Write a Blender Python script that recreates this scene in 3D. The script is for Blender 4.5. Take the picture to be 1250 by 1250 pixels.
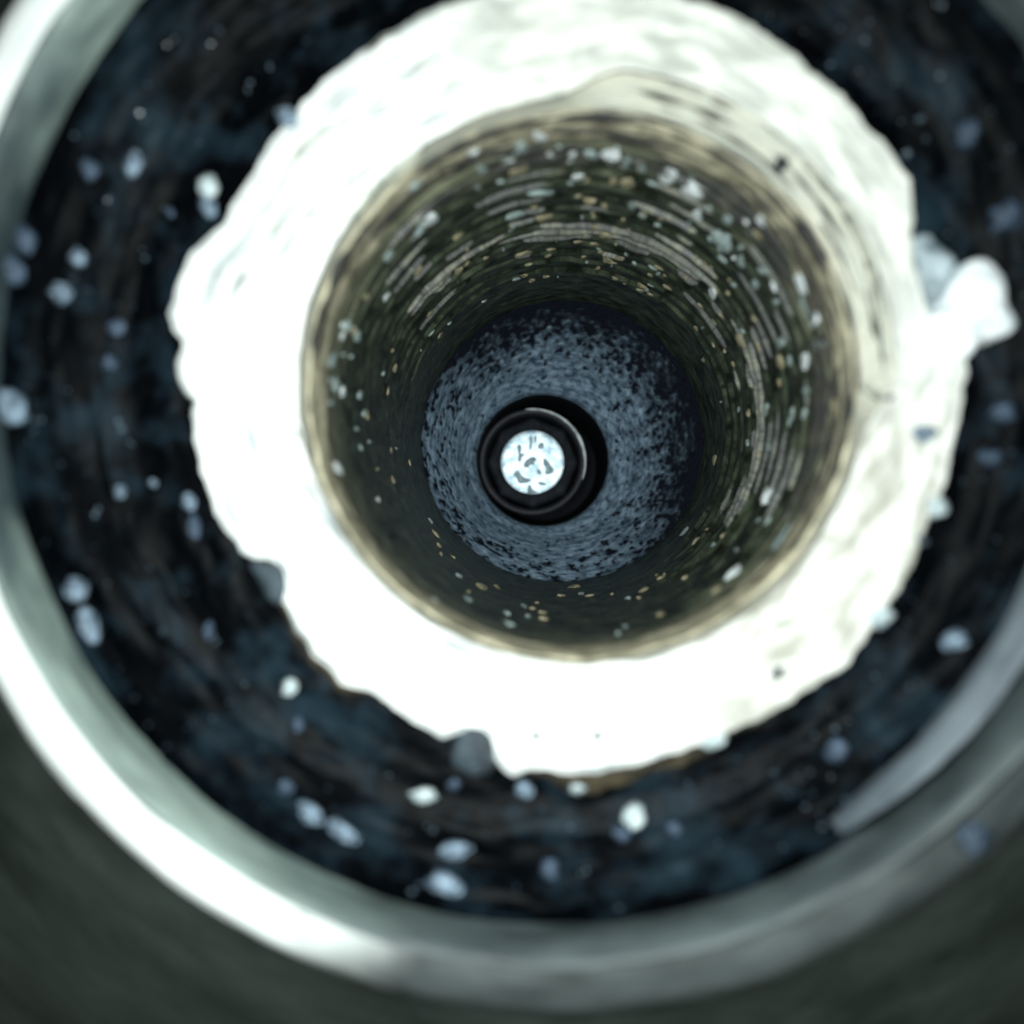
import bpy, bmesh, math, random
import numpy as np
from mathutils import Vector, Quaternion

for o in list(bpy.data.objects):
    bpy.data.objects.remove(o, do_unlink=True)
S = bpy.context.scene
COL = S.collection
R_ = math.radians
random.seed(7)
rng = np.random.default_rng(11)

# ---------------------------------------------------------------- camera (borescope looking down the bore)
FPX = 900.0                      # focal length in pixels of the 1250 px photograph
VPX, VPY = 665.0, 611.0          # where the bore axis direction vanishes
v = Vector(((VPX - 625) / FPX, -(VPY - 625) / FPX, -1)).normalized()
CAMQ = v.rotation_difference(Vector((0, 0, -1)))
cam_d = bpy.data.cameras.new('camera')
cam_d.sensor_width = 36.0
cam_d.lens = FPX / 1250 * 36.0
cam_d.clip_start = 0.01
cam_d.clip_end = 200
cam_d.dof.use_dof = True
cam_d.dof.focus_distance = 4.75
cam_d.dof.aperture_fstop = (cam_d.lens / 1000) / 0.095
cam = bpy.data.objects.new('camera', cam_d)
cam.rotation_mode = 'QUATERNION'
cam.rotation_quaternion = CAMQ
COL.objects.link(cam)
S.camera = cam

# ---------------------------------------------------------------- world: the inside of a machine, almost no ambient light
W = bpy.data.worlds.new("World")
S.world = W
W.use_nodes = True
W.node_tree.nodes['Background'].inputs[0].default_value = (0.55, 0.75, 1.0, 1)
W.node_tree.nodes['Background'].inputs[1].default_value = 0.003

# the ring of small LEDs round the borescope's lens, brighter on its lower left side
LED_POWER = 25.0
for k in range(8):
    a = 2 * math.pi * (k + .5) / 8
    w = 1 + 0.7 * math.cos(a - R_(215))
    ld = bpy.data.lights.new('led', 'AREA')
    ld.shape = 'DISK'
    ld.size = 0.11
    ld.energy = LED_POWER * w
    ld.color = (0.90, 1.0, 0.985)
    lo = bpy.data.objects.new('led', ld)
    lo.location = (0.34 * math.cos(a), 0.34 * math.sin(a), 0.03)
    COL.objects.link(lo)

S.view_settings.view_transform = 'Standard'
S.view_settings.look = 'None'
S.view_settings.exposure = 0.0
S.view_settings.gamma = 1.0


# ---------------------------------------------------------------- helpers
def ray(px, py):
    d = Vector(((px - 625) / FPX, -(py - 625) / FPX, -1))
    return CAMQ @ d


def pt(px, py, Z):
    d = ray(px, py)
    return d * (Z / -d.z)


def hash3(ix, iy, iz, seed):
    n = (ix * 374761393 + iy * 668265263 + iz * 2147483647 + seed * 974711) & 0xFFFFFFFF
    n = ((n ^ (n >> 13)) * 1274126177) & 0xFFFFFFFF
    n = ((n ^ (n >> 16)) * 2246822519) & 0xFFFFFFFF
    return ((n ^ (n >> 15)) & 0xFFFFFF) / float(0xFFFFFF)


def noise(x, y, z, seed=0):
    x, y, z = np.broadcast_arrays(np.asarray(x, float), np.asarray(y, float), np.asarray(z, float))
    ix, iy, iz = [np.floor(q).astype(np.int64) for q in (x, y, z)]
    fx, fy, fz = x - ix, y - iy, z - iz
    fx, fy, fz = [f * f * (3 - 2 * f) for f in (fx, fy, fz)]
    r = 0
    for a in (0, 1):
        for b in (0, 1):
            for c in (0, 1):
                wgt = (fx if a else 1 - fx) * (fy if b else 1 - fy) * (fz if c else 1 - fz)
                r = r + wgt * hash3(ix + a, iy + b, iz + c, seed)
    return r * 2 - 1


def fbm(x, y, z, seed=0, octv=3):
    r, a = 0, 1.0
    for k in range(octv):
        r = r + a * noise(x * 2 ** k, y * 2 ** k, z * 2 ** k, seed + k)
        a *= .5
    return r / 1.6


def smooth(a, b, x):
    t = np.clip((x - a) / (b - a), 0, 1)
    return t * t * (3 - 2 * t)


def angwin(th, centre, half, soft):
    """1 inside centre +- half degrees, falling to 0 over soft degrees"""
    d = np.abs((np.degrees(th) - centre + 180) % 360 - 180)
    return 1 - smooth(half, half + soft, d)


def link(name, verts, faces, mat, parent=None, sm=True, pol=None):
    me = bpy.data.meshes.new(name)
    me.from_pydata(verts, [], faces)
    me.update()
    if sm:
        me.polygons.foreach_set('use_smooth', [True] * len(me.polygons))
    if mat:
        me.materials.append(mat)
    if pol is not None:
        at = me.attributes.new('pol', 'FLOAT_VECTOR', 'POINT')
        at.data.foreach_set('vector', np.asarray(pol, np.float32).ravel())
    o = bpy.data.objects.new(name, me)
    COL.objects.link(o)
    if parent:
        o.parent = parent
    return o


def resample(prof, step):
    P = [np.array(prof[0], float)]
    for a, b in zip(prof[:-1], prof[1:]):
        a, b = np.array(a, float), np.array(b, float)
        n = max(1, int(math.ceil(np.linalg.norm(b - a) / step)))
        for k in range(1, n + 1):
            P.append(a + (b - a) * k / n)
    return np.array(P)


def lathe(name, prof, cen, mat, parent, N=360, step=.02, fn=None, arc=None, flip=False):
    """Surface of revolution about a vertical axis; prof = (radius, depth below the lens); fn(th, i, R, Z) may
    return displaced R, Z arrays."""
    P = resample(prof, step)
    M = len(P)
    if arc:
        th = np.radians(np.linspace(arc[0], arc[1], N))
    else:
        th = np.linspace(0, 2 * math.pi, N, endpoint=False)
    s = np.concatenate([[0], np.cumsum(np.linalg.norm(np.diff(P, axis=0), axis=1))])
    TH = np.repeat(th[None, :], M, 0)
    RR = np.repeat(P[:, :1], N, 1)
    ZZ = np.repeat(P[:, 1:], N, 1)
    SS = np.repeat(s[:, None], N, 1)
    if fn:
        RR, ZZ = fn(TH, SS, RR, ZZ)
    if callable(cen):
        cx, cy = cen(SS / s[-1])
    else:
        cx, cy = cen[0], cen[1]
    X = cx + RR * np.cos(TH)
    Y = cy + RR * np.sin(TH)
    V = np.stack([X, Y, -ZZ], -1).reshape(-1, 3)
    pol = np.stack([np.cos(TH), np.sin(TH), SS], -1).reshape(-1, 3)
    F = []
    cols = N - 1 if arc else N
    for i in range(M - 1):
        for j in range(cols):
            k = (j + 1) % N
            q = (i * N + j, i * N + k, (i + 1) * N + k, (i + 1) * N + j)
            F.append(q[::-1] if flip else q)
    return link(name, V.tolist(), F, mat, parent, True, pol)


def empty(name, loc, label, cat, group=None):
    o = bpy.data.objects.new(name, None)
    o.empty_display_size = .1
    COL.objects.link(o)
    o['label'] = label
    o['category'] = cat
    if group:
        o['group'] = group
    return o


# ---------------------------------------------------------------- materials
def mat(name, c1, c2, rough=.5, metal=0.0, scale=(8, 8, 20), lo=.35, hi=.65, detail=5, bump=.3, bump_scale=3.0,
        coords='pol', spec=.5, rough2=None, dark=None, dark_scale=(12, 12, 12), dark_lo=.6, dark_hi=.68, bdist=.02):
    m = bpy.data.materials.new(name)
    m.use_nodes = True
    nt = m.node_tree
    bs = nt.nodes['Principled BSDF']
    if coords == 'pol':
        src = nt.nodes.new('ShaderNodeAttribute')
        src.attribute_name = 'pol'
        out = src.outputs['Vector']
    else:
        src = nt.nodes.new('ShaderNodeTexCoord')
        out = src.outputs['Object']

    def noise_node(sc, dt=detail, rg=.6):
        mp = nt.nodes.new('ShaderNodeMapping')
        mp.inputs['Scale'].default_value = sc
        nt.links.new(out, mp.inputs['Vector'])
        n = nt.nodes.new('ShaderNodeTexNoise')
        n.inputs['Scale'].default_value = 1
        n.inputs['Detail'].default_value = dt
        n.inputs['Roughness'].default_value = rg
        nt.links.new(mp.outputs[0], n.inputs['Vector'])
        return n.outputs['Fac']

    n1 = noise_node(scale)
    rp = nt.nodes.new('ShaderNodeValToRGB')
    rp.color_ramp.elements[0].position = lo
    rp.color_ramp.elements[1].position = hi
    rp.color_ramp.elements[0].color = (*c1, 1)
    rp.color_ramp.elements[1].color = (*c2, 1)
    nt.links.new(n1, rp.inputs[0])
    colour = rp.outputs[0]
    h = n1
    if dark:
        n2 = noise_node(dark_scale, 3)
        mr = nt.nodes.new('ShaderNodeMapRange')
        mr.inputs[1].default_value = dark_lo
        mr.inputs[2].default_value = dark_hi
        nt.links.new(n2, mr.inputs[0])
        mx = nt.nodes.new('ShaderNodeMix')
        mx.data_type = 'RGBA'
        nt.links.new(mr.outputs[0], mx.inputs['Factor'])
        nt.links.new(colour, mx.inputs[6])
        mx.inputs[7].default_value = (*dark, 1)
        colour = mx.outputs[2]
    nt.links.new(colour, bs.inputs['Base Color'])
    bs.inputs['Roughness'].default_value = rough
    bs.inputs['Metallic'].default_value = metal
    bs.inputs['Specular IOR Level'].default_value = spec
    if rough2 is not None:
        mr = nt.nodes.new('ShaderNodeMapRange')
        mr.inputs[3].default_value = rough
        mr.inputs[4].default_value = rough2
        nt.links.new(n1, mr.inputs[0])
        nt.links.new(mr.outputs[0], bs.inputs['Roughness'])
    if bump:
        nb = noise_node(tuple(q * bump_scale for q in scale), 4)
        b = nt.nodes.new('ShaderNodeBump')
        b.inputs['Strength'].default_value = bump
        b.inputs['Distance'].default_value = bdist
        nt.links.new(nb, b.inputs['Height'])
        nt.links.new(b.outputs[0], bs.inputs['Normal'])
    return m


M = {}
M['ring'] = mat('worn_cream_metal', (.30, .33, .33), (.88, .88, .85), .6, 0, (3.5, 3.5, 12), .34, .53, bump=.5,
                dark=(.13, .12, .09), dark_scale=(5, 5, 18), dark_lo=.60, dark_hi=.68)
M['ring_edge'] = mat('crusted_ring_edge', (.10, .08, .045), (.72, .70, .60), .65, 0, (6, 6, 14), .40, .54, bump=.6)
M['ring_side'] = mat('brown_oxide', (.006, .005, .003), (.13, .10, .055), .7, 0, (9, 9, 22), .40, .70, bump=.5)
M['lip'] = mat('tan_oxide', (.20, .18, .12), (.62, .56, .40), .5, 0, (7, 7, 18), .38, .66, bump=.4,
               dark=(.07, .065, .05), dark_scale=(9, 9, 40), dark_lo=.56, dark_hi=.66)
M['ledge'] = mat('grey_green_oxide', (.40, .42, .37), (.66, .62, .50), .5, 0, (4, 4, 20), .38, .62, bump=.4,
                 dark=(.2, .19, .15), dark_scale=(7, 7, 30), dark_lo=.60, dark_hi=.68)
M['bore'] = mat('sooty_bore_metal', (.007, .010, .006), (.078, .096, .062), .42, 0, (8, 8, 15), .38, .68, bump=.6,
                dark=(.012, .013, .01), dark_scale=(8, 8, 26), dark_lo=.54, dark_hi=.66, spec=.3)
M['thread'] = mat('thread_crest_metal', (.012, .013, .009), (.165, .16, .10), .45, 0, (14, 14, 8), .42, .68, bump=.4)
M['thread_dull'] = mat('sooty_thread_crest', (.006, .008, .006), (.06, .06, .045), .5, 0, (14, 14, 8), .42, .68, bump=.4)
M['shoulder'] = mat('blue_grey_pitted', (.036, .064, .10), (.34, .46, .58), .6, 0, (9, 9, 30), .34, .74, bump=1.0, spec=.12)
M['black'] = mat('black_grime', (.003, .004, .007), (.008, .010, .015), .7, 0, (8, 8, 8), bump=.3, spec=.15)
M['collar'] = mat('dark_collar', (.006, .006, .010), (.016, .016, .024), .6, 0, (6, 6, 20), bump=.2)
M['chamfer_pin'] = mat('dark_pin_steel', (.010, .012, .017), (.026, .031, .04), .6, 0, (6, 6, 20), bump=.2)
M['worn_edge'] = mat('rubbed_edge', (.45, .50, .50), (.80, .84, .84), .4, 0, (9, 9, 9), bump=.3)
M['face'] = mat('polished_end', (.30, .42, .50), (.84, .93, .98), .50, .85, (14, 14, 14), bump=.1, coords='obj')
M['smudge'] = mat('blue_grey_smudge', (.22, .30, .35), (.50, .60, .66), .7, 0, (30, 30, 30), bump=.3, coords='obj')
M['groove'] = mat('oily_groove', (.0004, .0008, .0014), (.014, .028, .040), .50, 0, (6, 6, 5), .48, .80, detail=3, bump=.35, bump_scale=1.0, spec=.05, bdist=.03)
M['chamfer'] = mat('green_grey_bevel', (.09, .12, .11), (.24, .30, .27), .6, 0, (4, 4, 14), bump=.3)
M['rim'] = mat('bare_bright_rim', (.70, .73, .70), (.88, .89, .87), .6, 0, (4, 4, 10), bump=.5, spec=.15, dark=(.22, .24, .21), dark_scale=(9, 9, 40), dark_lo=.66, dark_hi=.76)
M['rim_dull'] = mat('dull_dark_rim', (.022, .028, .026), (.055, .062, .06), .55, 0, (4, 4, 8), bump=.3)
M['flange'] = mat('dark_flange', (.012, .018, .014), (.035, .045, .038), .6, 0, (4, 4, 5), bump=.3)
M['strip'] = mat('blue_grey_strip', (.055, .07, .085), (.125, .15, .17), .6, 0, (6, 6, 20), bump=.2)
M['chip'] = mat('pale_blue_chip', (.012, .024, .045), (.30, .40, .50), .3, 0, (1.9, 1.9, 1.9), bump=.5, coords='obj')
M['chip_dim'] = mat('dull_blue_chip', (.004, .009, .018), (.075, .115, .175), .35, 0, (1.6, 1.6, 1.6), bump=.5, coords='obj')
M['chip_white'] = mat('white_chip', (.20, .27, .30), (.74, .82, .82), .35, 0, (1.6, 1.6, 1.6), bump=.5, coords='obj')
M['lump'] = mat('dark_blue_lump', (.004, .007, .011), (.040, .062, .078), .5, 0, (16, 16, 16), bump=.7, coords='obj')
M['fleck_teal'] = mat('teal_fleck', (.16, .22, .21), (.46, .54, .52), .35, 0, (30, 30, 30), bump=.4, coords='obj')
M['fleck_white'] = mat('white_fleck', (.60, .65, .65), (.86, .90, .90), .3, 0, (30, 30, 30), bump=.4, coords='obj')
M['fleck_tan'] = mat('tan_fleck', (.20, .17, .10), (.52, .46, .30), .4, 0, (30, 30, 30), bump=.4, coords='obj')


def angle_mix(m, other_c1, other_c2, centre, half, soft):
    """a worn / unworn change round the ring: mixes a second colour in over one span of angles"""
    nt = m.node_tree
    bs = nt.nodes['Principled BSDF']
    old = bs.inputs['Base Color'].links[0].from_socket
    at = nt.nodes.new('ShaderNodeAttribute')
    at.attribute_name = 'pol'
    dot = nt.nodes.new('ShaderNodeVectorMath')
    dot.operation = 'DOT_PRODUCT'
    nt.links.new(at.outputs['Vector'], dot.inputs[0])
    dot.inputs[1].default_value = (math.cos(R_(centre)), math.sin(R_(centre)), 0)
    n = nt.nodes.new('ShaderNodeTexNoise')
    n.inputs['Scale'].default_value = 6
    nt.links.new(at.outputs['Vector'], n.inputs['Vector'])
    ad = nt.nodes.new('ShaderNodeMath')
    ad.operation = 'MULTIPLY_ADD'
    ad.inputs[1].default_value = .25
    nt.links.new(n.outputs['Fac'], ad.inputs[0])
    nt.links.new(dot.outputs['Value'], ad.inputs[2])
    mr = nt.nodes.new('ShaderNodeMapRange')
    mr.interpolation_type = 'SMOOTHSTEP'
    mr.inputs[1].default_value = math.cos(R_(half + soft)) + .125
    mr.inputs[2].default_value = math.cos(R_(half)) + .125
    nt.links.new(ad.outputs[0], mr.inputs[0])
    rp = nt.nodes.new('ShaderNodeValToRGB')
    rp.color_ramp.elements[0].position = .35
    rp.color_ramp.elements[1].position = .65
    rp.color_ramp.elements[0].color = (*other_c1, 1)
    rp.color_ramp.elements[1].color = (*other_c2, 1)
    nt.links.new(n.outputs['Fac'], rp.inputs[0])
    mx = nt.nodes.new('ShaderNodeMix')
    mx.data_type = 'RGBA'
    nt.links.new(mr.outputs[0], mx.inputs['Factor'])
    nt.links.new(old, mx.inputs[6])
    nt.links.new(rp.outputs[0], mx.inputs[7])
    nt.links.new(mx.outputs[2], bs.inputs['Base Color'])


# uneven light painted round the rim and bevel: bright lower left, dim elsewhere
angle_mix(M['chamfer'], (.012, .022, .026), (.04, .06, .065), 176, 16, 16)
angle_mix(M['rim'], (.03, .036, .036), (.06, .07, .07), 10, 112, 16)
angle_mix(M['ring'], (.34, .33, .28), (.80, .79, .74), -36, 26, 24)
angle_mix(M['ring'], (.42, .43, .38), (.84, .83, .76), 62, 40, 20)
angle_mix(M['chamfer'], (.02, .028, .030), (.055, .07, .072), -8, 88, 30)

# ================================================================ HOUSING: rim, bevel, groove, flange
HC = pt(660, 450, 2.3)
hc = (HC.x, HC.y)
housing = empty('housing', HC, 'round housing with worn bright rim and dark oily groove around the central sleeve', 'housing')

GROOVE = [(1.782, 2.37), (1.758, 2.435), (1.715, 2.50), (1.66, 2.56), (1.60, 2.615), (1.52, 2.645), (1.2, 2.66)]


def wob(amp, f, seed):
    def fn(T, s, R, Z):
        c, sn = np.cos(T), np.sin(T)
        return R + amp * fbm(c * f, sn * f, s * f * 2, seed), Z + amp * fbm(c * f, sn * f, s * f * 2, seed + 9)
    return fn


lathe('groove', GROOVE, hc, M['groove'], housing, N=420, step=.015, fn=wob(.016, 9, 3), flip=True)
lathe('bevel', [(1.830 - .048 * math.cos(q * math.pi / 14), 2.37 - .151 * math.sin(q * math.pi / 14)) for q in range(8)], hc, M['chamfer'], housing, N=360, step=.012,
      fn=wob(.008, 7, 5), flip=True)
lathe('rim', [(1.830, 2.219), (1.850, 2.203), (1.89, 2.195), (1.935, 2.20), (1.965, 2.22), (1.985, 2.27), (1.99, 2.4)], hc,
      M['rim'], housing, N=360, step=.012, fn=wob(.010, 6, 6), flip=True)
lathe('flange', [(1.988, 2.40), (2.02, 2.55), (2.15, 2.62), (2.6, 2.68), (4.5, 2.9)], hc, M['flange'], housing, N=240, step=.06,
      fn=wob(.012, 7, 8), flip=True)


def strip_fn(T, s, R, Z):
    fade = np.clip((T - math.radians(-57)) / .30, 0, 1)
    k = .12 + .75 * fade ** .7
    return 1.752 + (R - 1.752) * k + .004 * fbm(np.cos(T) * 20, np.sin(T) * 20, s, 3), Z


# narrow raised strip low on the right of the groove
lathe('wear_strip', [(1.795, 2.42), (1.793, 2.395), (1.785, 2.382), (1.755, 2.405), (1.722, 2.436), (1.715, 2.446), (1.714, 2.55)], hc, M['strip'],
      housing, N=120, step=.01, arc=(-57, 8), fn=strip_fn, flip=True)

# ================================================================ SLEEVE: bright ring, lip, bore, shoulder, hole
AC = pt(704, 472, 2.727)
ac = (AC.x, AC.y)
sleeve = empty('threaded_sleeve', AC, 'ragged bright metal sleeve whose dark stepped bore runs down to a blue grey shoulder', 'sleeve')
RZ = 2.50     # depth of the ring's outer edge

OUT = [(345, 140), (318, 180), (283, 240), (262, 272), (226, 305), (206, 350), (197, 380), (204, 400), (216, 415), (209, 440), (212, 462), (221, 480),
       (232, 489), (227, 502), (229, 525), (236, 565), (246, 600), (256, 630), (272, 652), (292, 676), (312, 684), (335, 720), (346, 745), (360, 780), (390, 815),
       (415, 840), (450, 846), (470, 862), (490, 880), (515, 890), (540, 907), (560, 898), (578, 905), (600, 930), (625, 955), (645, 946), (700, 950), (745, 946),
       (800, 931), (865, 910), (925, 885), (985, 850), (1040, 815), (1062, 780), (1078, 755), (1105, 718), (1127, 670), (1146, 620), (1157, 595),
       (1166, 555), (1178, 500), (1184, 460), (1185, 430), (1150, 395), (1132, 380), (1122, 345), (1117, 320), (1116, 285), (1117, 250), (1115, 215), (1092, 185),
       (1060, 150), (1040, 128), (1000, 90), (950, 48), (890, 12), (830, -12), (760, -26), (690, -30), (620, -22), (540, -2), (470, 35), (410, 78)]


def polar(points, Z, c):
    a, r = [], []
    for x, y in points:
        p = pt(x, y, Z)
        a.append(math.atan2(p.y - c[1], p.x - c[0]) % (2 * math.pi))
        r.append(math.hypot(p.x - c[0], p.y - c[1]))
    i = np.argsort(a)
    return np.array(a)[i], np.array(r)[i]


oa, orr = polar(OUT, RZ, ac)


def r_out(T):
    T = np.mod(T, 2 * math.pi)
    A = np.concatenate([oa[-1:] - 2 * math.pi, oa, oa[:1] + 2 * math.pi])
    Q = np.concatenate([orr[-1:], orr, orr[:1]])
    return np.interp(T, A, Q)


IZ = 2.62


def r_in(T):
    # the flat ring starts further out over the upper right, where a lower ledge shows
    base = 345 * IZ / FPX
    return base + (34 * IZ / FPX) * angwin(T, 42, 38, 16) + .006 * noise(np.cos(T) * 9, np.sin(T) * 9, 0, 21)


def ring_fn(T, s, R, Z):
    t = R                                   # profile carries t (0 inner .. 1 outer edge) as radius
    ri, ro = r_in(T), r_out(T)
    ro = ro + .012 * fbm(np.cos(T) * 26, np.sin(T) * 26, 0, 31)
    RR = ri + (ro - ri) * t
    ZZ = IZ + (RZ - IZ) * np.sin(np.clip(t, 0, 1) * math.pi / 2) ** .8
    # rounded, crumbling outer edge
    ZZ = ZZ + .09 * np.clip((t - .93) / .07, 0, 1) ** 2.2
    x, y = RR * np.cos(T), RR * np.sin(T)
    ZZ = ZZ + .010 * fbm(x * 7, y * 7, 0, 41) + .006 * fbm(x * 24, y * 24, 0, 44)
    # concentric tool marks
    ZZ = ZZ + .006 * fbm(np.cos(T) * 2, np.sin(T) * 2, RR * 60, 47, 2) * (1 - t)
    return RR, ZZ


lathe('ring_face', [(0, 0), (.945, 0)], ac, M['ring'], sleeve, N=900, step=.016, fn=ring_fn)
lathe('ring_edge', [(.945, 0), (1, 0)], ac, M['ring_edge'], sleeve, N=900, step=.009, fn=ring_fn)


def side_fn(T, s, R, Z):
    c, sn = np.cos(T), np.sin(T)
    ro = r_out(T) + .012 * fbm(c * 26, sn * 26, 0, 31)
    w = np.clip(.55 + 1.1 * fbm(c * 3, sn * 3, 0, 55), .12, 1.3)
    RR = ro - .004 + R * w
    return RR + (R > .001) * .010 * fbm(c * 30, sn * 30, Z * 30, 52), Z + (R > .001) * .012 * fbm(c * 18, sn * 18, Z * 18, 53)


lathe('ring_side', [(0, RZ + .080), (.04, 2.595), (.072, 2.62), (.11, 2.70)], ac, M['ring_side'], sleeve, N=900, step=.012, fn=side_fn)


def ledge_fn(T, s, R, Z):
    ri = r_in(T)
    t = R
    RR = 1.012 + (ri + .004 - 1.012) * t
    w = angwin(T, 42, 38, 16)
    ZZ = (IZ + .055) * (1 - t) + (IZ + .012) * t + .03 * w * (np.clip(1 - np.abs(t - .96) / .05, 0, 1)) + .05 * (1 - t)
    x, y = RR * np.cos(T), RR * np.sin(T)
    ZZ = ZZ + .008 * fbm(x * 11, y * 11, 0, 61) + .004 * fbm(x * 34, y * 34, 0, 62)
    # dark seam above the bore mouth
    seam = angwin(T, 65, 95, 25) * (.6 + .7 * noise(np.cos(T) * 4, np.sin(T) * 4, 3, 66))
    ZZ = ZZ + .16 * np.clip(seam, 0, 1) * smooth(.14, .02, t) if False else ZZ + .16 * np.clip(seam, 0, 1) * (1 - smooth(.02, .14, t))
    return RR, ZZ


lathe('ledge', [(0, 0), (1, 0)], ac, M['ledge'], sleeve, N=720, step=.03, fn=ledge_fn)


def mouth_fn(T, s, R, Z):
    x, y = np.cos(T), np.sin(T)
    return R + .006 * fbm(x * 9, y * 9, Z * 9, 71) + .004 * fbm(x * 26, y * 26, Z * 20, 72), Z + .012 * noise(x * 6, y * 6, 0, 74) + .05 * smooth(2.75, 2.9, Z) * fbm(x * 5, y * 5, 0, 75)


lathe('bore_mouth', [(1.03, 2.80), (1.012, 2.735), (1.0, 2.73), (.992, 2.76), (.988, 2.87), (.986, 2.89), (1.03, 2.90)], ac, M['lip'], sleeve, N=480, step=.012,
      fn=mouth_fn)

STEPS = [2.975, 3.08, 3.20, 3.33, 3.47, 3.60, 3.72, 3.83, 3.90, 3.98, 4.09, 4.22, 4.37, 4.55]
zz = sorted(set([2.84, 2.90, 5.42] + [q for k in STEPS for q in (k - .004, k + .004)] + list(np.arange(2.96, 5.42, .03).round(3))))


def bore_fn(T, s, R, Z):
    x, y = np.cos(T), np.sin(T)
    m = angwin(T, 52, 80, 45)
    k = np.searchsorted(STEPS, Z)
    lo = np.array([2.84] + STEPS)[np.clip(k, 0, len(STEPS))]
    hi = np.array(STEPS + [5.42])[np.clip(k, 0, len(STEPS))]
    ph = (Z - lo) / (hi - lo)
    br = smooth(-.25, .35, noise(x * 3.5, y * 3.5, k * 3.7, 83))
    saw = (ph - .5) * .030 * m * (.25 + .75 * br)
    return R + saw + .007 * fbm(x * 8, y * 8, Z * 8, 81) + .004 * fbm(x * 30, y * 30, Z * 22, 82), Z


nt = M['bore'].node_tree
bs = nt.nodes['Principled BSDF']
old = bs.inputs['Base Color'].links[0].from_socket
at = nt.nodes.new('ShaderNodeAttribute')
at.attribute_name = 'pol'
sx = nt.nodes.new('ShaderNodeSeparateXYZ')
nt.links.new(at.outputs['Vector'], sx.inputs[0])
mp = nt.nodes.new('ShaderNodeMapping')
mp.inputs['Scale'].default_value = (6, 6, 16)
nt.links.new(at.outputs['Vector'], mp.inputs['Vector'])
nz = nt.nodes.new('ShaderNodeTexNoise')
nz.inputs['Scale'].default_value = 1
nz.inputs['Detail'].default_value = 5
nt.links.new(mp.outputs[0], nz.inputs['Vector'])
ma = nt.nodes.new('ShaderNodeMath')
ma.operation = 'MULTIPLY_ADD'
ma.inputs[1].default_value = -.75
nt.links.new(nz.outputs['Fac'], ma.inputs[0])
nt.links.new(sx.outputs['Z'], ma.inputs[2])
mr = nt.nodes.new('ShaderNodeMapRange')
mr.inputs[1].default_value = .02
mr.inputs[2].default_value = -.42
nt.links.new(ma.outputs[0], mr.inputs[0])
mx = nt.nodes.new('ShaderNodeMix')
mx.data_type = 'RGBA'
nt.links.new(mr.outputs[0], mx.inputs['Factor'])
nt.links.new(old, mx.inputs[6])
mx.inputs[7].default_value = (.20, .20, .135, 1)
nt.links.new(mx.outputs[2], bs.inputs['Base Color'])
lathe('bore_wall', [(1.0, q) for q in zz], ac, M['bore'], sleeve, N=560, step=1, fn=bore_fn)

# thread crests: broken thin arcs proud of the wall, one object each
for k, Zk in enumerate(STEPS[1:12]):
    spans = []
    a = random.uniform(-35, -20)
    if Zk > 3.95 and k % 2:
        continue
    while a < 140:
        L = random.uniform(30, 70) if 3.8 < Zk < 3.95 else random.uniform(5, 24)
        spans.append((a, min(a + L, 146)))
        a += L + random.uniform(3, 18) * (1 if 3.8 < Zk < 3.95 else 2.0)
    wd = .017 if 3.8 < Zk < 4.05 else .010
    for (a0, a1) in spans:
        n = max(4, int((a1 - a0) / 1.0))
        V, F, PL = [], [], []
        base = 0
        for j in range(n + 1):
            th = R_(a0 + (a1 - a0) * j / n)
            e = math.sin(math.pi * min(1, max(0, j / n))) ** .35
            ww = wd * e * (1 + .5 * float(noise(math.cos(th) * 20, math.sin(th) * 20, Zk * 9, 5))) + .001
            dz = .008 * float(noise(math.cos(th) * 7, math.sin(th) * 7, Zk * 5, 6))
            for (rr, z_) in ((1.012, Zk - .012), (1.0 - ww, Zk - .004), (1.0 - ww * 1.05, Zk + .010), (1.012, Zk + .020)):
                V.append((AC.x + rr * math.cos(th), AC.y + rr * math.sin(th), -(z_ + dz)))
                PL.append((math.cos(th), math.sin(th), Zk))
        for j in range(n):
            for q in range(3):
                b = base + j * 4 + q
                F.append((b, b + 4, b + 5, b + 1))
        F.append((base, base + 1, base + 2, base + 3))
        e_ = base + n * 4
        F.append((e_ + 3, e_ + 2, e_ + 1, e_))
        link('thread_crest', V, F, M['thread' if 3.8 < Zk < 3.95 or random.random() < .33 else 'thread_dull'], sleeve, False, PL)

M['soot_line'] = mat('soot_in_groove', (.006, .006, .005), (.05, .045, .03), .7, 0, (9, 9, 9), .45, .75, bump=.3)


def shade_arc(a0, a1, prof, seed):
    # undercut shadow painted as a thin dark bead following the circle, uneven and tapering
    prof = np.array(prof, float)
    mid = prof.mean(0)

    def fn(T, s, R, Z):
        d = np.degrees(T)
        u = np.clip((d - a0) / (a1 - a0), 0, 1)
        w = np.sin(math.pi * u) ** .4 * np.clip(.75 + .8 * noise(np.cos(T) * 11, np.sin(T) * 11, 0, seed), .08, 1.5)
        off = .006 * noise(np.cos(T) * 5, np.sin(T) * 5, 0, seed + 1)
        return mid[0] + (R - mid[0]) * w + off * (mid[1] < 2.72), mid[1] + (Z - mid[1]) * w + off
    lathe('soot_line', [tuple(q) for q in prof], ac, M['soot_line'], sleeve, N=max(12, int((a1 - a0) * 1.5)), step=1, arc=(a0, a1), fn=fn)


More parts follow.
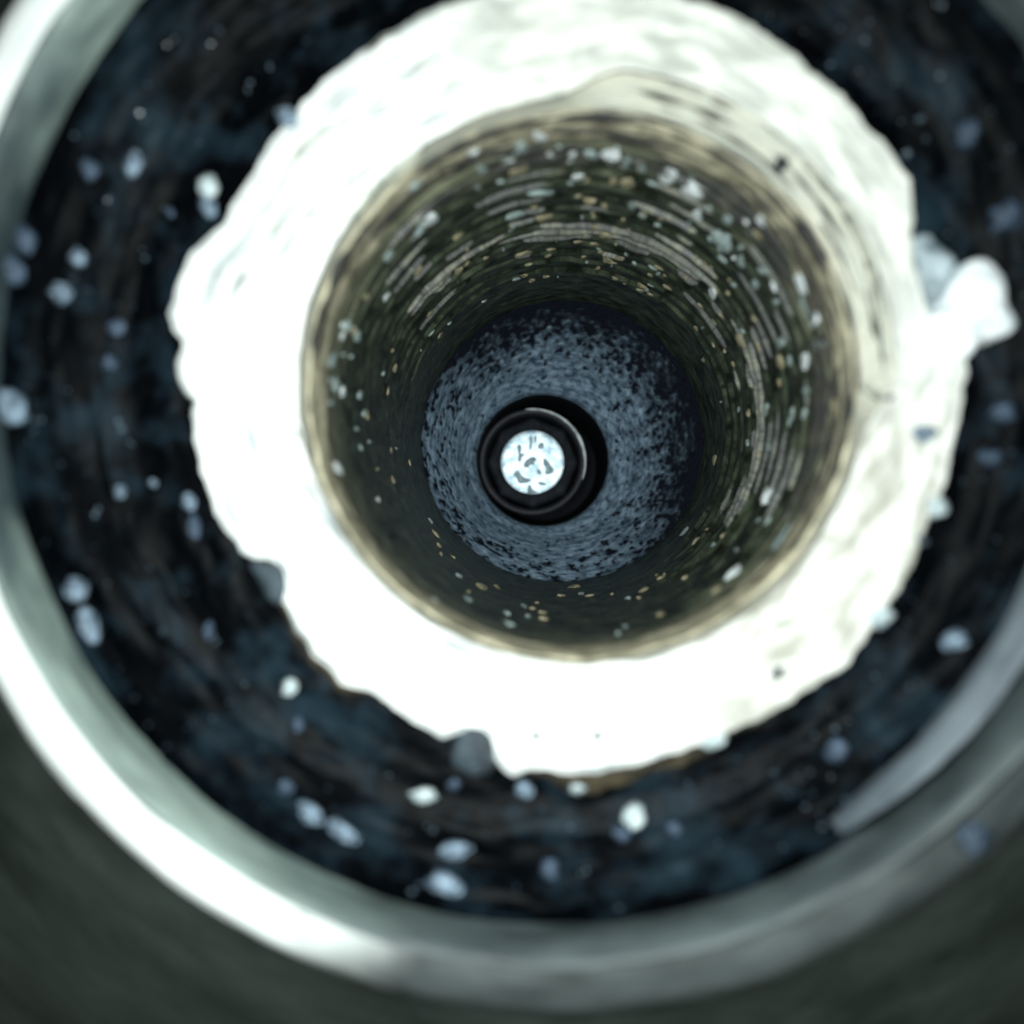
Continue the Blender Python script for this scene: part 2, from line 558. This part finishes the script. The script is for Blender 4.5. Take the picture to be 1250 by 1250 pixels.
for Zk, spans in ((2.735, ((-38, 12), (14, 70), (72, 128), (131, 176))), (2.83, ((-30, 5), (8, 52), (58, 96), (104, 150))), (2.89, ((-42, -10), (-6, 40), (44, 84), (90, 122))),
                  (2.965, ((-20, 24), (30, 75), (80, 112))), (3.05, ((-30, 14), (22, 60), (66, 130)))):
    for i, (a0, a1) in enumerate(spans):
        shade_arc(a0, a1, [(1.0, Zk - .016), (.974, Zk - .006), (.972, Zk + .008), (1.0, Zk + .02)], int(Zk * 100) + i)
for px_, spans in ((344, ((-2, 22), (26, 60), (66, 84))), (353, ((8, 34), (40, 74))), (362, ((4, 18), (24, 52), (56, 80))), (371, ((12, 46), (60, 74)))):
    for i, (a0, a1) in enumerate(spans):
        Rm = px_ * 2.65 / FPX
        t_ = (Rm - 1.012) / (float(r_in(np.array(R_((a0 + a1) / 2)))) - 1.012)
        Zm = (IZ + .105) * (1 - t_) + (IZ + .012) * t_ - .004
        shade_arc(a0, a1, [(Rm - .008, Zm + .02), (Rm - .003, Zm - .006), (Rm + .003, Zm - .006), (Rm + .008, Zm + .02)], px_ + i)

# shoulder at the bottom of the bore, lofted to the off-centre hole
HZ = 5.78
H2 = pt(662, 562, HZ)
HR = 80 * HZ / FPX
cen_sh = lambda t: (AC.x + (H2.x - AC.x) * smooth(0, 1, t), AC.y + (H2.y - AC.y) * smooth(0, 1, t))


def pit_and_shade(T, R):
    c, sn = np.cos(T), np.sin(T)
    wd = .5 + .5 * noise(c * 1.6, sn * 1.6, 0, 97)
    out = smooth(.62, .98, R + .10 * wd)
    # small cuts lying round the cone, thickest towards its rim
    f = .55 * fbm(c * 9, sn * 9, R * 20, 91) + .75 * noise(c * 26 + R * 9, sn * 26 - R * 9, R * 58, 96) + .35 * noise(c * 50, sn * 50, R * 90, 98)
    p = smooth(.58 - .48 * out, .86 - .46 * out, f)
    return np.clip(p + .97 * smooth(.62, .96, R + .16 * f + .08 * wd) * angwin(T, 50, 62, 75) + .5 * smooth(.93, 1.0, R + .05 * f), 0, 1)  # pits, plus shade painted over the upper right and outer edge


def sh_fn(T, s, R, Z):
    x, y = R * np.cos(T), R * np.sin(T)
    out = smooth(.55, .95, R)
    pit = pit_and_shade(T, R)
    c, sn = np.cos(T), np.sin(T)
    return R, Z + .006 * fbm(x * 10, y * 10, 0, 92) + .028 * pit + .012 * out * fbm(c * 26, sn * 26, R * 40, 93)


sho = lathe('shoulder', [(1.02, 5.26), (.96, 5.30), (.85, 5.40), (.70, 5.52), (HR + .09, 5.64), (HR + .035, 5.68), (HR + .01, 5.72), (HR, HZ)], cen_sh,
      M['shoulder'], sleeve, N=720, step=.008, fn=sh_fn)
def grime_shade_attr(o, fn):
    # grime in the pits plus painted shade: one value per vertex, used as a second colour of the metal
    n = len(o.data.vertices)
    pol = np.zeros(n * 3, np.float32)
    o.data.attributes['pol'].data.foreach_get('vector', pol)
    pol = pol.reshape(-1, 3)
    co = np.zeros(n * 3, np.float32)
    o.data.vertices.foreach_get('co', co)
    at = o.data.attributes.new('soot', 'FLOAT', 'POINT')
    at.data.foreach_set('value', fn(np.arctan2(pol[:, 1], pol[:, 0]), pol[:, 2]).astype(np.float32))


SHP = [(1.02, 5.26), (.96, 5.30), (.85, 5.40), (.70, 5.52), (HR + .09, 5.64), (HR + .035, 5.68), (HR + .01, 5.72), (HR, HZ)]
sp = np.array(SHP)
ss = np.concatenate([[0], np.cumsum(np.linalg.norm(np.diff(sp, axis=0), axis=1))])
grime_shade_attr(sho, lambda T, s_: pit_and_shade(T, np.interp(s_, ss, sp[:, 0])))
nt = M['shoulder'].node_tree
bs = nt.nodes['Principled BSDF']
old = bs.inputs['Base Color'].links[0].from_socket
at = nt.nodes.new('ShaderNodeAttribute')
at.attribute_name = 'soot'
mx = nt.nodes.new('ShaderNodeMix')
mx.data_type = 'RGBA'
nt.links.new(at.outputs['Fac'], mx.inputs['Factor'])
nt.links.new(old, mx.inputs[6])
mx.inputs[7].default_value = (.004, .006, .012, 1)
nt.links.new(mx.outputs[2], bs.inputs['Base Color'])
lathe('hole_wall', [(HR, HZ), (HR - .004, 5.9), (HR - .006, 7.2)], (H2.x, H2.y), M['black'], sleeve, N=160, step=.1, fn=wob(.003, 8, 95))
lathe('hole_floor', [(HR + .01, 7.15), (.001, 7.2)], (H2.x, H2.y), M['black'], sleeve, N=96, step=.1)

# lug: the lump sticking out of the ring on the right
def blob(name, outline, Z, h, m, parent, seed, rings=8, sub=4, lump=.3, drop=.06):
    P = [pt(x, y, Z) for x, y in outline]
    # Catmull-Rom closed outline
    n = len(P)
    O = []
    for i in range(n):
        p0, p1, p2, p3 = P[i - 1], P[i], P[(i + 1) % n], P[(i + 2) % n]
        for k in range(sub):
            t = k / sub
            O.append(.5 * ((2 * p1) + (p2 - p0) * t + (2 * p0 - 5 * p1 + 4 * p2 - p3) * t * t + (3 * p1 - p0 - 3 * p2 + p3) * t ** 3))
    c = sum(O, Vector()) / len(O)
    V = [(c.x, c.y, c.z + h)]
    F = []
    m_ = len(O)
    for r in range(1, rings + 1):
        t = r / rings
        for q in O:
            p = c + (q - c) * t
            z = c.z + h * math.sqrt(max(0, 1 - t * t)) if t < 1 else c.z - drop
            z += lump * h * float(fbm(p.x * 14, p.y * 14, seed, seed)) + .12 * h * float(fbm(p.x * 60, p.y * 60, seed, seed + 3))
            V.append((p.x, p.y, z))
    for j in range(m_):
        F.append((0, 1 + j, 1 + (j + 1) % m_))
    for r in range(rings - 1):
        for j in range(m_):
            a, b = 1 + r * m_ + j, 1 + r * m_ + (j + 1) % m_
            F.append((a, a + m_, b + m_, b))
    # orient upward
    o = link(name, V, F, m, parent)
    bm = bmesh.new()
    bm.from_mesh(o.data)
    bmesh.ops.recalc_face_normals(bm, faces=bm.faces)
    if bm.faces[0].normal.z < 0:
        bmesh.ops.reverse_faces(bm, faces=bm.faces)
    bm.to_mesh(o.data)
    bm.free()
    return o


M['lug'] = mat('chalky_lug', (.50, .58, .62), (.90, .92, .92), .5, 0, (9, 9, 9), .36, .52, bump=.8, coords='obj')
blob('lug', [(1120, 395), (1150, 380), (1158, 350), (1172, 322), (1200, 314), (1222, 335), (1230, 372), (1240, 398), (1222, 414), (1195, 418), (1178, 440), (1140, 450)],
     2.53, .05, M['lug'], sleeve, 3, drop=.12, rings=16, lump=.15)
M['burr'] = mat('blue_grey_burr', (.13, .17, .19), (.50, .58, .62), .5, 0, (12, 12, 12), .35, .65, bump=.6, coords='obj')
blob('burr', [(1115, 290), (1130, 284), (1150, 298), (1166, 318), (1158, 345), (1146, 372), (1128, 384), (1118, 350)], 2.57, .045, M['burr'], sleeve, 5, drop=.09, lump=.6)

# ---------------------------------------------------------------- flecks of scale stuck to the bore wall (parts of the sleeve)
def pebble_mesh(name, m, seed):
    bm = bmesh.new()
    bmesh.ops.create_icosphere(bm, subdivisions=2, radius=1)
    for v_ in bm.verts:
        k = 1 + .30 * float(noise(v_.co.x * 2.4, v_.co.y * 2.4 + seed * 5, v_.co.z * 2.4, seed + 50)) + .40 * float(fbm(v_.co.x * 1.5 + seed * 3, v_.co.y * 1.5, v_.co.z * 1.5, seed))
        v_.co = v_.co * k
        v_.co.z *= .6
    me = bpy.data.meshes.new(name)
    bm.to_mesh(me)
    bm.free()
    me.materials.append(m)
    return me


def chip_mesh(name, m, seed, flat=.45, n=9):
    r = random.Random(seed)
    bm = bmesh.new()
    for k in range(n * 2):
        u = r.uniform(0, 2 * math.pi)
        w = r.uniform(-1, 1)
        q = math.sqrt(1 - w * w)
        s = r.uniform(.75, 1.0)
        bm.verts.new((s * q * math.cos(u), s * q * math.sin(u), s * w * flat))
    res = bmesh.ops.convex_hull(bm, input=bm.verts)
    bmesh.ops.delete(bm, geom=[e for e in res['geom_interior'] if isinstance(e, bmesh.types.BMVert)], context='VERTS')
    me = bpy.data.meshes.new(name)
    bm.to_mesh(me)
    bm.free()
    me.materials.append(m)
    return me


FM = {k: [chip_mesh('fleck', M[k], i + 13 * j) for i in range(4)] for j, k in enumerate(('fleck_teal', 'fleck_white', 'fleck_tan'))}


def bore_hit(px, py):
    d = ray(px, py)
    a = d.x ** 2 + d.y ** 2
    b = -2 * (d.x * AC.x + d.y * AC.y)
    c = AC.x ** 2 + AC.y ** 2 - .992 ** 2
    t = (-b + math.sqrt(b * b - 4 * a * c)) / (2 * a)
    return d * t


def fleck(px, py, a, b, key, i, tilt=0.0):
    p = bore_hit(px, py)
    if not 2.76 < -p.z < 5.2:
        return
    n = Vector((AC.x - p.x, AC.y - p.y, 0)).normalized()
    tan = Vector((-n.y, n.x, 0))
    ax = Vector((0, 0, 1))
    Z = -p.z
    # seen at a slant: a = size along the circumference, b = size down the wall (in picture pixels)
    a, b = a * 1.25, b * 1.3
    ra = a * Z / FPX
    rb = min(b * Z / FPX * 2.2, .09)
    rc = max(.010, .35 * min(ra, rb))
    o = bpy.data.objects.new('fleck', FM[key][i % 4])
    from mathutils import Matrix
    ct, st = math.cos(tilt), math.sin(tilt)
    e1 = tan * ct + ax * st
    e2 = ax * ct - tan * st
    Mx = Matrix((e1 * ra, e2 * rb, n * rc / .45)).transposed().to_4x4()
    Mx.translation = p
    COL.objects.link(o)
    o.parent = sleeve
    o.matrix_local = Mx


FL = [(525, 268, 13, 5, 'fleck_white'), (512, 282, 9, 4, 'fleck_teal'), (507, 228, 9, 6, 'fleck_teal'), (577, 188, 9, 6, 'fleck_white'), (588, 205, 9, 6, 'fleck_teal'),
      (633, 180, 13, 7, 'fleck_teal'), (658, 167, 8, 7, 'fleck_white'), (634, 207, 13, 5, 'fleck_tan'), (672, 192, 5, 9, 'fleck_white'), (698, 190, 5, 9, 'fleck_white'),
      (722, 190, 9, 7, 'fleck_teal'), (745, 192, 12, 8, 'fleck_white'), (765, 198, 10, 7, 'fleck_teal'), (705, 215, 8, 5, 'fleck_white'), (748, 221, 6, 5, 'fleck_tan'),
      (766, 224, 9, 6, 'fleck_tan'), (772, 250, 7, 5, 'fleck_teal'), (720, 246, 10, 4, 'fleck_tan'), (660, 236, 16, 4, 'fleck_teal'), (630, 262, 13, 4, 'fleck_teal'),
      (665, 265, 10, 4, 'fleck_tan'), (737, 286, 9, 4, 'fleck_tan'), (740, 317, 7, 4, 'fleck_tan'), (640, 310, 11, 3, 'fleck_tan'), (816, 215, 11, 8, 'fleck_white'),
      (845, 233, 15, 8, 'fleck_white'), (850, 263, 7, 7, 'fleck_white'), (883, 295, 16, 7, 'fleck_teal'), (905, 318, 9, 6, 'fleck_teal'), (888, 268, 8, 5, 'fleck_teal'),
      (927, 272, 8, 7, 'fleck_white'), (922, 348, 6, 5, 'fleck_teal'), (870, 358, 8, 5, 'fleck_white'), (930, 330, 7, 5, 'fleck_teal'), (976, 345, 12, 6, 'fleck_white'),
      (985, 375, 14, 5, 'fleck_teal'), (994, 390, 10, 5, 'fleck_white'), (953, 418, 8, 6, 'fleck_teal'), (982, 440, 10, 6, 'fleck_white'), (952, 443, 10, 5, 'fleck_tan'),
      (905, 418, 11, 4, 'fleck_tan'), (1000, 420, 9, 6, 'fleck_teal'), (935, 500, 7, 5, 'fleck_teal'), (938, 548, 6, 4, 'fleck_teal'), (872, 562, 6, 4, 'fleck_tan'),
      (935, 604, 13, 6, 'fleck_white'), (967, 505, 8, 4, 'fleck_teal'), (1018, 500, 14, 6, 'fleck_tan'), (985, 478, 8, 5, 'fleck_teal'), (895, 698, 14, 5, 'fleck_white'),
      (960, 650, 26, 5, 'fleck_teal'), (835, 650, 8, 3, 'fleck_teal'), (640, 740, 5, 7, 'fleck_teal'), (588, 716, 8, 5, 'fleck_tan'), (608, 716, 5, 5, 'fleck_tan'),
      (700, 716, 8, 4, 'fleck_tan'), (785, 720, 6, 4, 'fleck_tan'), (413, 572, 9, 7, 'fleck_white'), (440, 482, 6, 6, 'fleck_teal'), (410, 470, 9, 6, 'fleck_teal'),
      (425, 395, 14, 5, 'fleck_teal'), (436, 410, 9, 5, 'fleck_teal'), (445, 504, 5, 5, 'fleck_teal'), (475, 312, 8, 5, 'fleck_teal'), (480, 585, 5, 4, 'fleck_tan'),
      (510, 330, 8, 4, 'fleck_tan'), (540, 340, 6, 4, 'fleck_tan'), (405, 440, 8, 5, 'fleck_teal'), (525, 382, 5, 3, 'fleck_tan'), (560, 330, 7, 3, 'fleck_tan')]
for i, f in enumerate(FL):
    fleck(*f, i, random.uniform(-.25, .25))
n = 0
while n < 200:
    th = R_(random.gauss(60, 50) if n < 150 else random.uniform(150, 330))
    Z = random.uniform(2.95, 4.75)
    p = Vector((AC.x + math.cos(th), AC.y + math.sin(th), -Z))
    q = CAMQ.inverted() @ p
    px, py = 625 + FPX * q.x / -q.z, 625 - FPX * q.y / -q.z
    k = random.choice(['fleck_teal', 'fleck_tan', 'fleck_tan'] if Z > 3.5 else ['fleck_teal', 'fleck_teal', 'fleck_white', 'fleck_tan'])
    s = 1.0 if Z < 3.6 else .8
    fleck(px, py, random.uniform(2.5, 8) * s, random.uniform(1.5, 3.5) * s, k, n, random.uniform(-.3, .3))
    n += 1

# ================================================================ PIN in the hole
pc = pt(650, 564.5, 6.05)
pin = empty('steel_pin', pc, 'small round pin with bright marked end sitting deep in the black hole', 'pin')
PX = lambda r, Z: r * Z / FPX
lathe('end_face', [(.0005, 6.02), (PX(36, 6.02), 6.02), (PX(38.5, 6.02), 6.024)], (pc.x, pc.y), M['face'], pin, N=128, step=.03,
      fn=lambda T, s, R, Z: (R, Z + .0012 * fbm(R * np.cos(T) * 20, R * np.sin(T) * 20, 0, 4)))


def facet(T, s, R, Z):
    a = (T + R_(90)) % R_(45) - R_(22.5)
    k = np.cos(R_(22.5)) / np.cos(a)
    t = np.clip((Z - 6.03) / .05, 0, 1)
    return R * (1 + (k * 1.03 - 1) * t), Z


lathe('pin_bevel', [(PX(38.6, 6.026), 6.026), (PX(42, 6.05), 6.05), (PX(51, 6.1), 6.09), (PX(54, 6.1), 6.13), (PX(54, 6.1), 7.17)], (pc.x, pc.y), M['chamfer_pin'], pin, N=160,
      step=.03, fn=facet)
collar = empty('collar', pc, 'thin black collar with a bright rubbed edge lining the hole around the pin', 'collar')
lathe('collar_body', [(PX(57, 6.0), 7.0), (PX(57, 6.0), 6.02), (PX(59, 6), 5.985), (PX(63, 6), 5.98), (PX(65.5, 6), 6.0), (PX(66, 6), 7.0)], (pc.x, pc.y), M['collar'], collar, N=160, step=.05)


def edge_fn(T, s, R, Z):  # pale arc standing in for the highlight on the collar's edge
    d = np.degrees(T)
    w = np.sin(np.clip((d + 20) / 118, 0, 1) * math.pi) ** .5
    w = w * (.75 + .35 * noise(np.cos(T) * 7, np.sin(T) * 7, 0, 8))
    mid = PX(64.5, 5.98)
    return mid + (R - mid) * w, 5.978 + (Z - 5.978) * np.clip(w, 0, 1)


lathe('rubbed_edge', [(PX(61.2, 5.98), 6.0), (PX(61.6, 5.98), 5.978), (PX(64, 5.98), 5.966), (PX(66.0, 5.98), 5.972), (PX(67.2, 5.98), 6.0)], (pc.x, pc.y), M['worn_edge'], collar, N=90,
      step=.006, arc=(-20, 98), fn=edge_fn)


# marks on the pin's end
def smudge(points, i):
    o = blob('smudge', points, 6.018, .004, M['smudge'], pin, 60 + i, rings=3, sub=2, lump=.2, drop=.004)


def zp(l):      # points read off an enlarged view of the pin
    return [(580 + x * .144, 480 + y * .144) for x, y in l]


for i, l in enumerate([
    [(350, 440), (385, 425), (395, 470), (372, 500), (390, 520), (430, 515), (400, 545), (385, 590), (360, 575), (365, 510)],
    [(455, 365), (485, 355), (488, 400), (475, 480), (455, 490), (462, 420)],
    [(500, 365), (525, 362), (515, 420), (500, 410)],
    [(540, 425), (575, 415), (590, 450), (560, 480), (525, 462)],
    [(400, 620), (440, 555), (500, 535), (525, 560), (500, 595), (520, 620), (470, 605), (450, 635)],
    [(575, 545), (610, 560), (650, 615), (675, 660), (640, 690), (590, 690), (600, 640), (575, 600)],
    [(525, 640), (555, 650), (560, 690), (530, 685)],
    [(310, 680), (360, 645), (385, 680), (425, 715), (490, 735), (445, 765), (370, 770), (345, 720)],
    [(445, 780), (470, 775), (490, 820), (540, 835), (500, 850), (440, 850)],
    [(540, 745), (600, 760), (615, 775), (570, 785), (530, 770)]]):
    smudge(zp(l), i)

# ================================================================ DEBRIS in the groove: every chip is a thing
CM = {k: [pebble_mesh('chip', M[k], 100 + i + 7 * j) for i in range(7)] for j, k in enumerate(('chip', 'chip_dim', 'chip_white'))}
for l in CM.values():
    for me in l:
        me.polygons.foreach_set('use_smooth', [True] * len(me.polygons))
gR = np.array([g[0] for g in GROOVE[::-1]])
gZ = np.array([g[1] for g in GROOVE[::-1]])


def groove_hit(px, py):
    d = ray(px, py)
    for Z in np.arange(2.2, 2.8, .004):
        p = d * (Z / -d.z)
        R = math.hypot(p.x - hc[0], p.y - hc[1])
        zs = 2.37 - (R - 1.782) * 3.2 if R > 1.782 else float(np.interp(R, gR, gZ))
        if R > 1.83:
            zs = 2.2
        if Z >= zs:
            return p
    return d * (2.65 / -d.z)


def chip(px, py, a, b, rot, key, i, label, group, Z=None, cat='chip'):
    p = pt(px, py, Z) if Z else groove_hit(px, py)
    o = bpy.data.objects.new('metal_chip', CM[key][i % 7])
    s = -p.z / FPX
    o.scale = (a * s, b * s, min(a, b) * s * 1.3)
    o.rotation_euler = (random.uniform(-.4, .4), random.uniform(-.4, .4), R_(rot))
    o.location = (p.x, p.y, p.z + .3 * min(a, b) * s)
    o['label'] = label
    o['category'] = cat
    o['group'] = group
    COL.objects.link(o)


G = 'pale chips lying in the dark groove'
CH = [
    (165, 200, 11, 17, -20, 'chip', 'brighter oval chip in the upper left groove, right one of a close pair'),
    (110, 208, 12, 15, 0, 'chip_dim', 'dim round chip in the upper left groove, left one of a close pair'),
    (97, 316, 12, 12, 0, 'chip', 'round pale chip in the left groove, upper of two diagonal neighbours'),
    (78, 358, 13, 13, 0, 'chip', 'round pale chip in the left groove, lower of two diagonal neighbours'),
    (32, 292, 14, 20, 20, 'chip_dim', 'large dim smear chip high in the left groove beside the rim'),
    (20, 332, 15, 18, 0, 'chip_dim', 'broad bluish chip against the left rim just below the large dim smear'),
    (145, 400, 11, 12, 0, 'chip_dim', 'dim blue chip in the left groove nearest the widest point of the ring'),
    (135, 443, 10, 11, 0, 'chip_dim', 'faint small chip under the dim blue one left of the ring'),
    (17, 498, 20, 22, 0, 'chip', 'largest pale blue chip at the far left edge of the groove'),
    (208, 260, 6, 7, 0, 'chip_dim', 'tiny dim chip alone in the upper left groove near the ring'),
    (188, 590, 5, 6, 0, 'chip', 'tiny pale chip left of the ring, closer to the ring of two tiny ones'),
    (147, 600, 8, 9, 0, 'chip', 'small pale chip left of the ring, farther from the ring of two tiny ones'),
    (232, 612, 9, 13, 0, 'chip', 'pale chip touching the left lower edge of the bright ring'),
    (238, 642, 7, 16, 10, 'chip_dim', 'narrow upright chip just under the pale one on the ring edge'),
    (94, 718, 15, 15, 0, 'chip', 'thick pale chip at the lower left, upper piece of an upright streak'),
    (110, 764, 12, 24, 12, 'chip', 'long upright chip at the lower left, lower piece of the streak'),
    (356, 839, 10, 11, 0, 'chip_white', 'bright round droplet like chip below the notch in the ring'),
    (255, 770, 8, 12, 0, 'chip_dim', 'faint upright chip in the lower left middle of the groove'),
    (365, 884, 8, 9, 0, 'chip_dim', 'faint small chip directly below the bright round droplet like one'),
    (350, 960, 11, 11, 0, 'chip_dim', 'dim chip at the upper left tip of the long slanting chips'),
    (380, 993, 20, 12, -25, 'chip', 'slanting pale chip in the lower groove, upper half of a long streak'),
    (420, 1015, 24, 12, -30, 'chip', 'slanting pale chip in the lower groove, lower half of a long streak'),
    (517, 970, 17, 9, -5, 'chip_white', 'flat bright chip below the dark lump on the ring'),
    (557, 1038, 21, 12, 0, 'chip', 'middle sized oval chip in the bottom groove, upper of two wide ones'),
    (545, 1078, 25, 16, -10, 'chip', 'widest oval chip at the bottom of the groove beside the rim'),
    (555, 957, 9, 8, 0, 'chip_dim', 'faint chip right beneath the dark lump hanging on the ring'),
    (640, 962, 13, 12, 0, 'chip', 'bluish chip pressed against the lowest edge of the ring'),
    (702, 955, 15, 13, 0, 'chip_white', 'bright white chip clinging to the lowest edge of the ring'),
    (772, 993, 15, 14, 0, 'chip_white', 'bright chip in the bottom groove right of the ring base'),
    (759, 1018, 13, 12, 0, 'chip_dim', 'dull chip tucked below the bright chip right of the ring base'),
    (820, 1010, 12, 11, 0, 'chip_dim', 'faint round chip in the bottom right groove midway to the strip'),
    (670, 1060, 14, 13, 0, 'chip_dim', 'faint round chip in the bottom middle of the groove'),
    (1163, 785, 19, 13, 30, 'chip', 'pale oval chip in the right lower groove above the grey strip'),
    (1187, 1020, 22, 18, 0, 'chip_dim', 'large blurred chip outside the strip at the lower right corner'),
    (1020, 915, 14, 16, 0, 'chip_dim', 'dull chip low on the right beside the upper end of the strip'),
    (1225, 265, 18, 19, 0, 'chip_dim', 'large dim chip in the upper right groove above the lug'),
    (1180, 165, 14, 18, 0, 'chip_dim', 'dim upright chip in the upper right corner of the groove'),
    (1207, 560, 14, 13, 0, 'chip_dim', 'dim round chip right of the ring, lower of two below the lug'),
    (1220, 505, 15, 12, 0, 'chip_dim', 'dim flat chip right of the ring, upper of two below the lug'),
]
for i, c in enumerate(CH):
    chip(*c[:6], i, c[6], G)
G2 = 'chips stuck on the bright ring'
CR = [(255, 228, 12, 13, 0, 'chip_white', 'white chip on the upper left ring edge, upper of two touching', 2.50),
      (256, 254, 10, 13, 0, 'chip', 'grey blue chip on the upper left ring edge, lower of two touching', 2.51),
      (352, 146, 13, 12, 0, 'chip', 'pale blue chip on the ring edge at the top left', 2.50),
      (870, 902, 14, 11, 20, 'chip_white', 'white chip on the lower right outer edge of the ring', 2.52),
      (1142, 618, 12, 13, 0, 'chip_white', 'white round chip on the right outer edge of the ring', 2.51),
      (1072, 752, 15, 12, 30, 'chip_white', 'pale chip on the ring corner at the lower right', 2.51),
      (1128, 530, 13, 11, 0, 'chip', 'blue grey chip lying on the right face of the ring', 2.51)]
for i, c in enumerate(CR):
    chip(*c[:6], i, c[6], G2, c[7])


def lump(outline, Z, h, label, seed):
    o = blob('grime_lump', outline, Z, h, M['lump'], None, seed, drop=.07, lump=.5)
    o['label'] = label
    o['category'] = 'grime lump'
    o['group'] = 'dark grime lumps on the ring'


lump([(562, 888), (585, 884), (604, 900), (606, 935), (592, 950), (565, 945), (548, 925)], 2.51, .03,
     'dark blue square lump on the lower edge of the bright ring', 8)
lump([(305, 684), (325, 678), (345, 690), (353, 715), (346, 738), (330, 735), (318, 712)], 2.50, .025,
     'small grey lump in the notch at the lower left of the ring', 9)


def ring_depth(p):
    T = math.atan2(p.y - ac[1], p.x - ac[0])
    r = math.hypot(p.x - ac[0], p.y - ac[1])
    ri, ro = float(r_in(np.array(T))), float(r_out(np.array(T)))
    t = min(1, max(0, (r - ri) / (ro - ri)))
    return IZ + (RZ - IZ) * math.sin(t * math.pi / 2) ** .8


M['scratch'] = mat('scratch_burr', (.10, .11, .09), (.42, .42, .34), .6, 0, (12, 12, 12), .35, .65, bump=.4, coords='obj')


def scratch(points, w):
    P = []
    for (x0, y0), (x1, y1) in zip(points[:-1], points[1:]):
        for k in range(6):
            P.append((x0 + (x1 - x0) * k / 6, y0 + (y1 - y0) * k / 6))
    P.append(points[-1])
    W_ = []
    for x, y in P:
        p = pt(x, y, 2.53)
        p = pt(x, y, ring_depth(p))
        W_.append(p)
    V, F = [], []
    n = len(W_)
    for i, p in enumerate(W_):
        d = (W_[min(i + 1, n - 1)] - W_[max(i - 1, 0)]).normalized()
        q = Vector((-d.y, d.x, 0)).normalized()
        ww = w * 2.5 / FPX * math.sin(math.pi * (i + .5) / n) ** .5 * (1 + .5 * float(noise(i * .4, 0, 0, 77)))
        V += [p - q * ww - Vector((0, 0, .03)), p + Vector((0, 0, .016)), p + q * ww - Vector((0, 0, .03))]
    for i in range(n - 1):
        for k in range(2):
            a = i * 3 + k
            F.append((a, a + 1, a + 4, a + 3))
    link('scratch', V, F, M['scratch'], sleeve)


for l, w in [([(345, 232), (358, 196), (395, 163), (438, 141), (470, 128)], 4), ([(331, 290), (338, 275), (350, 262)], 4), ([(432, 262), (462, 222), (500, 196), (520, 175)], 5),
             ([(1000, 215), (1040, 262), (1066, 320), (1076, 390)], 4), ([(1058, 470), (1080, 488), (1092, 480)], 5), ([(1050, 560), (1045, 590)], 5), ([(925, 775), (960, 745), (990, 712)], 4)]:
    scratch(l, w)


def speck(px, py, a, b, rot, seed, label):
    p = pt(px, py, 2.54)
    Z = ring_depth(p) - .006
    c, s_ = math.cos(R_(rot)), math.sin(R_(rot))
    O = []
    for k in range(8):
        u = 2 * math.pi * k / 8
        r = random.uniform(.7, 1.15)
        x, y = a * r * math.cos(u), b * r * math.sin(u)
        O.append((px + x * c - y * s_, py + x * s_ + y * c))
    o = blob('grime_speck', O, Z, .012, M['lump'], None, seed, rings=4, sub=2, drop=.03)
    o['label'] = label
    o['category'] = 'grime speck'
    o['group'] = 'small dark specks on the ring'


speck(956, 197, 9, 7, 45, 21, 'dark brown speck on the upper right of the bright ring near the bore')
speck(730, 900, 11, 5, 0, 22, 'flat dark speck at the bottom of the bright ring')
speck(1090, 488, 8, 10, 0, 23, 'upright grey speck on the right side of the bright ring')
speck(1128, 660, 8, 6, 40, 24, 'small grey speck low on the right outer part of the ring')
speck(950, 822, 12, 6, -35, 25, 'slanting grey speck on the lower right of the ring')
speck(655, 900, 7, 9, 20, 26, 'small dark speck at the bottom of the ring right of the square lump')


def pebble_cloud():
    r = random.Random(5)
    bm = bmesh.new()
    for k in range(420):
        th = r.uniform(0, 2 * math.pi)
        q = r.random()
        R = 1.50 + .27 * q
        z = float(np.interp(R, gR, gZ))
        sc_ = r.choice([.004, .005, .006, .008, .012])
        c0 = Vector((hc[0] + R * math.cos(th), hc[1] + R * math.sin(th), -z + sc_ * .3))
        vs = []
        for d in ((1, 0, 0), (-1, 0, 0), (0, 1, 0), (0, -1, 0), (0, 0, 1), (0, 0, -1)):
            vs.append(bm.verts.new(c0 + Vector(d) * sc_ * r.uniform(.6, 1.5)))
        for a, b, c in ((0, 2, 4), (2, 1, 4), (1, 3, 4), (3, 0, 4), (2, 0, 5), (1, 2, 5), (3, 1, 5), (0, 3, 5)):
            bm.faces.new((vs[a], vs[b], vs[c]))
    me = bpy.data.meshes.new('fine_grit')
    bm.to_mesh(me)
    bm.free()
    me.materials.append(M['grit'])
    o = bpy.data.objects.new('fine_grit', me)
    COL.objects.link(o)
    o['kind'] = 'stuff'
    o['label'] = 'fine dark blue grit scattered over the oily groove'
    o['category'] = 'grit'


M['grit'] = mat('wet_grit', (.015, .025, .035), (.16, .22, .27), .3, 0, (4, 4, 4), .45, .75, bump=0, coords='obj')
pebble_cloud()
